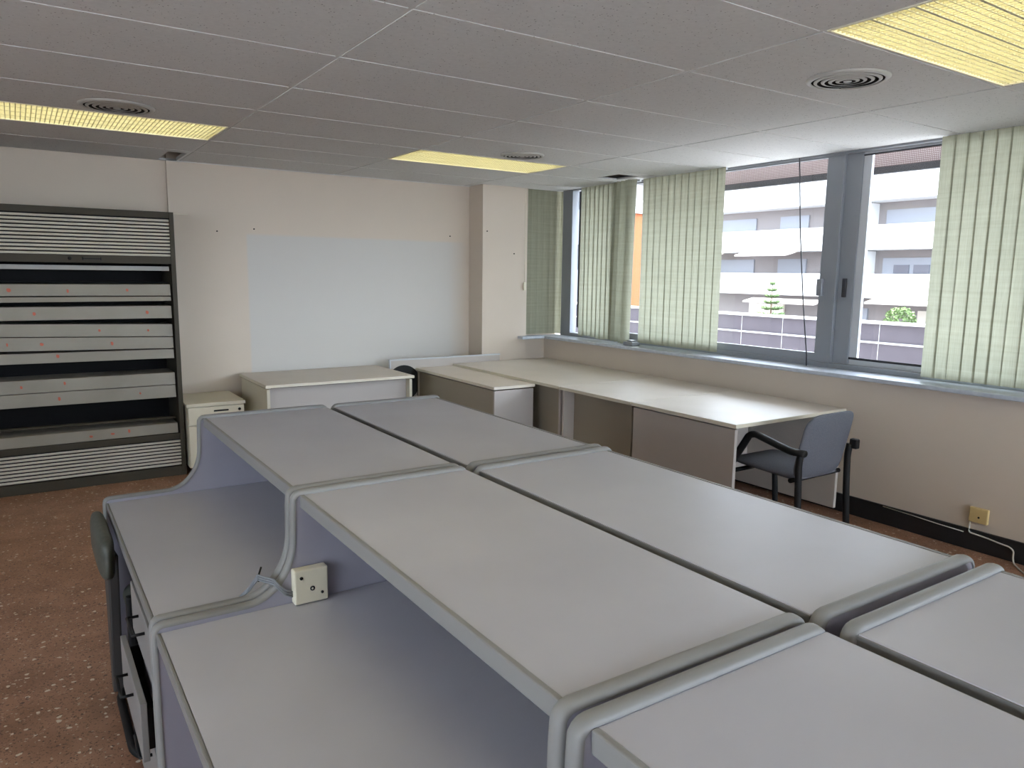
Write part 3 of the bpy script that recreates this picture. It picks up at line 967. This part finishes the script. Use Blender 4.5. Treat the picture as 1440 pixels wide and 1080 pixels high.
# ------------------------------------------------------------------ armchair by the window
def rounded(pts, r, n=5):
    """polyline with rounded inner corners"""
    pts = [Vector(p) for p in pts]
    out = [pts[0]]
    for i in range(1, len(pts) - 1):
        p, a, b = pts[i], pts[i - 1], pts[i + 1]
        d1, d2 = (a - p), (b - p)
        rr = min(r, d1.length * .45, d2.length * .45)
        s, e = p + d1.normalized() * rr, p + d2.normalized() * rr
        for k in range(n + 1):
            q = k / n
            out.append(s * (1 - q) ** 2 + p * 2 * q * (1 - q) + e * q * q)
    out.append(pts[-1])
    return out

def pad(name, fn, m, parent, th, sub=2):
    mb = MB()
    nu = nv = 10
    vs, fs = [], []
    for side in (0, 1):
        for i in range(nu + 1):
            for j in range(nv + 1):
                vs.append(fn(i / nu, j / nv, side))
    k = (nu + 1) * (nv + 1)
    ix = lambda i, j, s: s * k + i * (nv + 1) + j
    for i in range(nu):
        for j in range(nv):
            fs.append((ix(i, j, 0), ix(i, j + 1, 0), ix(i + 1, j + 1, 0), ix(i + 1, j, 0)))
            fs.append((ix(i, j, 1), ix(i + 1, j, 1), ix(i + 1, j + 1, 1), ix(i, j + 1, 1)))
    for i in range(nu):
        fs.append((ix(i, 0, 0), ix(i + 1, 0, 0), ix(i + 1, 0, 1), ix(i, 0, 1)))
        fs.append((ix(i, nv, 0), ix(i, nv, 1), ix(i + 1, nv, 1), ix(i + 1, nv, 0)))
    for j in range(nv):
        fs.append((ix(0, j, 0), ix(0, j, 1), ix(0, j + 1, 1), ix(0, j + 1, 0)))
        fs.append((ix(nu, j, 0), ix(nu, j + 1, 0), ix(nu, j + 1, 1), ix(nu, j, 1)))
    mb.add(vs, fs, True)
    o = mb.build(name, m, parent)
    s = o.modifiers.new('sub', 'SUBSURF')
    s.levels = s.render_levels = sub
    return o

def sq(u, r=.5):
    """maps the unit square towards a rounded rectangle"""
    return u

def rr_map(u, v, w, h, rad):
    """point of a rounded rectangle w x h from square coordinates"""
    x, y = (u - .5) * w, (v - .5) * h
    ax, ay = w / 2 - rad, h / 2 - rad
    dx, dy = abs(x) - ax, abs(y) - ay
    if dx > 0 and dy > 0:
        m = max(dx, dy)
        l = math.hypot(dx, dy)
        if l > 0:
            dx, dy = dx / l * m, dy / l * m
        x = math.copysign(ax + dx, x)
        y = math.copysign(ay + dy, y)
    return x, y

def armchair():
    cx, yb = 3.868, 2.50
    t = thing('armchair', (cx, yb + .25, 0), 'grey fabric armchair with a black frame at the end of the window desk', 'chair')
    w = .43
    def seat(u, v, s):
        x, y = rr_map(u, v, .43, .50, .07)
        e = max(abs(u - .5), abs(v - .5)) * 2
        z = .435 + (.026 * (1 - e ** 4) + .012 if s == 0 else -.022 * (1 - e ** 6) - .008)
        return (cx + x, yb + .285 + y, z + .02 * v)
    pad('seat', seat, M['seat_grey'], t, .06)
    def back(u, v, s):
        x, z = rr_map(u, v, .45, .39, .08)
        e = max(abs(u - .5), abs(v - .5)) * 2
        cv = .035 * (2 * x / .45) ** 2
        th = .022 * (1 - e ** 4) + .010
        lean = -.085 * v
        return (cx + x, yb + .04 + lean + cv + (th if s == 0 else -th), .63 + z - .012 * (2 * x / .45) ** 2)
    pad('backrest', back, M['seat_grey'], t, .05)
    for sx, sn in ((-1, 'l'), (1, 'r')):
        x = cx + sx * .235
        leg = MB()
        leg.tube(rounded([(x, yb - .015, .0), (x, yb + .01, .30), (x, yb + .02, .53), (x, yb + .01, .60)], .1), .020, 10).build('rear_leg', M['dark'], t)
        if sx < 0:
            MB().tube(rounded([(x, yb - .015, .60), (x, yb + .07, .595), (x, yb + .325, .652), (x, yb + .37, .640), (x, yb + .515, .40), (x, yb + .53, .30)], .05), .026, 10, flat=.8).build('arm', M['dark'], t)
        MB().tube(rounded([(x, yb + .53, .40 if sx > 0 else .31), (x - sx * .01, yb + .50, .15), (x - sx * .01, yb + .49, 0)], .05), .019, 10).build('front_leg', M['dark'], t)
    MB().tube([(cx - .235, yb + .07, .425), (cx + .235, yb + .07, .425)], .014, 10).build('crossbar', M['dark'], t)
    MB().tube([(cx - .235, yb + .50, .385), (cx + .235, yb + .50, .385)], .014, 10).build('crossbar', M['dark'], t)
    MB().box(cx + .225, cx + .262, yb - .04, yb + .01, .575, .635, .008).build('arm_cap', M['dark'], t)
armchair()

# ------------------------------------------------------------------ office chair tucked in at the left
def left_chair():
    t = thing('office_chair', (.32, 2.76, 0), 'dark grey chair tucked under the left workstation with a floor loop base', 'chair')
    MB().tube(rounded([(.62, 2.48, .014), (.215, 2.48, .014), (.215, 2.99, .014), (.62, 2.99, .014)], .10, 8), .014, 10).build('floor_loop', M['dark'], t)
    MB().prism([(2.985, 0), (3.045, 0), (3.05, .55), (2.86, .58)], 'x', .200, .235).build('leg', M['post'], t, .006)
    MB().box(.218, .245, 2.50, 2.53, .02, .56, .008).build('leg', M['dark'], t)
    def back(u, v, s):
        y, z = rr_map(u, v, .45, .15, .07)
        e = max(abs(u - .5), abs(v - .5)) * 2
        th = .018 * (1 - e ** 4) + .010
        return (.186 + (-th if s == 0 else th), 2.835 + y, .638 + z)
    pad('backrest', back, M['chair_green'], t, .05)
    def seat(u, v, s):
        x, y = rr_map(u, v, .44, .44, .08)
        e = max(abs(u - .5), abs(v - .5)) * 2
        return (.46 + x, 2.755 + y, .43 + (.03 * (1 - e ** 4) if s == 0 else -.03))
    pad('seat', seat, M['chair_green'], t, .05)
left_chair()

# ------------------------------------------------------------------ small things on the right wall
so = thing('wall_socket', (4.61, 1.978, .22), 'yellowed square wall socket low on the wall right of the armchair', 'socket')
MB().box(4.596, 4.621, 1.928, 2.030, .172, .262, .005).build('plate', M['yellow_plastic'], so)
MB().tube([(4.594, 1.975, .207), (4.598, 1.975, .207)], .006, 12).build('hole', M['dark'], so)
wc = MB().tube(rounded([(4.612, 2.027, .172), (4.612, 2.027, .13), (4.598, 2.02, .105), (4.598, 1.93, .10), (4.598, 1.85, .088), (4.597, 1.80, .085), (4.592, 1.775, .07), (4.58, 1.77, .03), (4.56, 1.755, .008), (4.50, 1.70, .006), (4.40, 1.60, .006)], .05), .0045, 8)
tag(wc.build('cable', M['cable_white']), 'white cable dropping from the yellowed wall socket to the floor', 'cable', 'cables along the skirting')
wc = MB().tube([(4.599, 2.55, .118), (4.598, 2.35, .112), (4.598, 2.2, .104), (4.598, 2.05, .100)], .003, 6)
tag(wc.build('cable', M['cable_white']), 'thin pale cable clipped along the black skirting below the window', 'cable', 'cables along the skirting')
for k, (x, y, z, lab) in enumerate(((1.422, 6.6, 1.903, 'small nail in the back wall nearest the dark cabinet'), (1.723, 6.6, 1.933, 'small nail in the back wall at the corner of the pale painted square'),
                                    (3.62, 6.6, 1.945, 'small nail in the back wall beside the column edge'))):
    tag(MB().tube([(x, y - .008, z), (x, y + .004, z)], .006, 8).build('nail', M['dark']), lab, 'nail', 'nails in the walls')
for (x, z, lab) in ((3.89, 1.995, 'small nail at the upper left of the column face'), (4.21, 1.785, 'small nail at the right of the column face below the ceiling')):
    tag(MB().tube([(x, 6.329, z), (x, 6.340, z)], .006, 8).build('nail', M['dark']), lab, 'nail', 'nails in the walls')
tag(MB().box(1.09, 1.20, 6.592, 6.601, 2.024, 2.028).build('wall_hook', M['beige_edge']), 'thin strip on the wall at the top corner of the dark cabinet', 'strip')

# ------------------------------------------------------------------ outside
tag(MB().box(13.2, 90, -90, 110, -3.6, -3.3).build('ground_street', M['street']), kind='structure')
tag(MB().box(-60, 13.2, -90, 110, -3.6, -3.3).build('ground_yard', M['asphalt']), kind='structure')
tag(MB().box(4.97, 6.5, YR, 8.0, 2.78, 2.95).build('added_sky_blocker', M['facade']), kind='structure')  # unseen overhang, added to keep high sky light off the window desks
# perforated awning box just outside the glass
aw = thing('window_awning', (5.6, 2.5, 2.38), 'dark bar with a pink perforated panel outside the top of the window', 'awning')
MB().box(5.58, 5.63, 2.55, 5.40, 2.378, 2.428).build('bar', M['steel_dark'], aw)
MB().box(5.60, 5.61, 2.55, 5.40, 2.43, 2.64).build('perforated_panel', M['perforated'], aw)
for y in (2.6, 5.3):
    MB().box(4.88, 5.60, y, y + .04, 2.59, 2.63).build('bracket', M['steel_dark'], aw)
# low terrace wall
pa = thing('terrace_wall', (13.1, 8, -3.3), 'mauve panelled terrace wall with white copings outside the window', 'wall')
MB().box(13.0, 13.25, -20, 30, -3.3, .77).build('wall', M['parapet'], pa)
MB().box(12.94, 13.31, -20, 30, .77, .81).build('coping', M['coping'], pa)
MB().box(12.97, 13.0, -20, 30, .415, .45).build('ledge', M['coping'], pa)
for k in range(24):
    MB().box(12.992, 13.0, 2.4 + k * 1.03, 2.409 + k * 1.03, -3.3, .77).build('joint', M['coping'], pa)

# white apartment house across the street
ab = thing('apartment_house', (50, 37, -3.3), 'white apartment house with long balconies across the street', 'building')
FX = 46.0
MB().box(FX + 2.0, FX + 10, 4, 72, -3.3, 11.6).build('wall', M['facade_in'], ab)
for k in range(4):
    z = 1.9 + 3.1 * k
    y0 = 4
    MB().box(FX, FX + .2, y0, 72, z - 1.55, z).build('balcony', M['facade'], ab)
    MB().box(FX + .2, FX + 2.0, y0, 72, z - 1.55, z - 1.30).build('slab', M['facade'], ab)
    for j in range(14):
        yy = 6.2 + 4.6 * j
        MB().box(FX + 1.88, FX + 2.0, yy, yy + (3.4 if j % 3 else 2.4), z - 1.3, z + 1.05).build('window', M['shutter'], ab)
    for yy in (28.6, 50.5):
        MB().box(FX + .25, FX + 2.0, yy, yy + .5, z - 1.3, z + 1.5).build('pillar', M['facade'], ab)
for yy in (24.9, 26.2):
    MB().box(FX + 1.80, FX + 1.89, yy, yy + 1.0, 1.95, 2.5).build('dark_window', M['win_dark'], ab)
for (a, b, z) in ((33.5, 38.0, 3.42), (40.0, 45.0, 3.42), (22, 27.4, .30), (31, 37, .05)):
    MB().prism([(FX - .9, z - .30), (FX - .9, z - .20), (FX + .3, z + .05), (FX + .3, z - .05)], 'y', a, b).build('canopy', M['awning'], ab)
for k in range(9):
    yy = 9 + k * 6.6
    MB().box(FX + 1.85, FX + 2.0, yy, yy + 3.2, -3.3, -.4).build('shop_window', M['shutter'] if k % 2 else M['awning'], ab)
# orange and grey blocks seen through the gaps between the blinds
ob = thing('orange_block', (33, 35, -3.3), 'orange house glimpsed between the two left blinds', 'building')
MB().box(30, 36, 33.2, 37, -3.3, 5.2).build('wall', M['orange'], ob)
MB().box(29.8, 36.2, 33.0, 37.2, 5.2, 5.6).build('roof_edge', M['facade'], ob)
for k in range(2):
    MB().box(29.95, 30, 34.4, 35.6, -.5 + 3 * k, .9 + 3 * k).build('window', M['win_dark'], ob)
gk = thing('grey_block', (17, 27, -3.3), 'dark grey house glimpsed in the window corner slit', 'building')
MB().box(14, 20, 24.2, 31, -3.3, 10).build('wall', M['grey_render'], gk)
for k in range(5):
    for j in range(4):
        MB().box(15 + j * 1.3, 15.7 + j * 1.3, 24.15, 24.2, -2 + 2.4 * k, -.6 + 2.4 * k).build('window', M['pale_window'], gk)
    for j in range(5):
        MB().box(13.95, 14.0, 24.7 + j * 1.3, 25.4 + j * 1.3, -2 + 2.4 * k, -.6 + 2.4 * k).build('window', M['pale_window'], gk)

def conifer(x, y, zt, zb):
    t = thing('conifer', (x, y, -3.3), 'pointed tiered conifer rising above the terrace wall outside', 'tree')
    MB().tube([(x, y, -3.3), (x, y, zt - .1)], [.09, .015], 8).build('trunk', M['bark'], t)
    mb = MB()
    n = 11
    for k in range(n):
        q = k / (n - 1)
        z = zt - .12 - (zt - zb) * q
        rr = .12 + .95 * q ** .9
        m = 9
        for j in range(m):
            a = 2 * math.pi * (j + .5 * (k % 2)) / m + random.uniform(-.15, .15)
            d = Vector((math.cos(a), math.sin(a), 0))
            p = Vector((x, y, z))
            L = rr * random.uniform(.85, 1.1)
            e = p + d * L + Vector((0, 0, .10 + .04 * q))
            mid = p + d * L * .55 + Vector((0, 0, -.02))
            mb.tube([p, mid, e], [.02, .05 + .03 * q, .012], 5)
            s = Vector((-d.y, d.x, 0))
            for w in (-1, 1):
                for fpos in (.5, .75):
                    b0 = p + d * L * fpos
                    mb.tube([b0, b0 + d * L * .22 + s * w * L * .22 + Vector((0, 0, .04))], [.035, .01], 4)
    mb.build('foliage', M['leaf'], t)
conifer(30.0, 22.9, 1.4, -1.5)

def bush(x, y, zc, r):
    t = thing('round_bush', (x, y, -3.3), 'round clipped green tree above the terrace wall outside', 'tree')
    MB().tube([(x, y, -3.3), (x, y, zc)], [.08, .05], 8).build('trunk', M['bark'], t)
    mb = MB()
    for k in range(900):
        u, v = random.uniform(-1, 1), random.uniform(0, 2 * math.pi)
        rr = r * random.uniform(.75, 1.03)
        s = math.sqrt(1 - u * u)
        p = Vector((x + rr * s * math.cos(v), y + rr * s * math.sin(v), zc + rr * u))
        a = Vector((random.uniform(-1, 1), random.uniform(-1, 1), random.uniform(-1, 1))).normalized() * .07
        b = a.cross(Vector((random.uniform(-1, 1), random.uniform(-1, 1), random.uniform(-1, 1)))).normalized() * .045
        mb.add([p - a, p + b, p + a, p - b], [(0, 1, 2, 3)])
    mb.build('foliage', M['leaf2'], t)
bush(30.0, 16.6, -.15, .62)
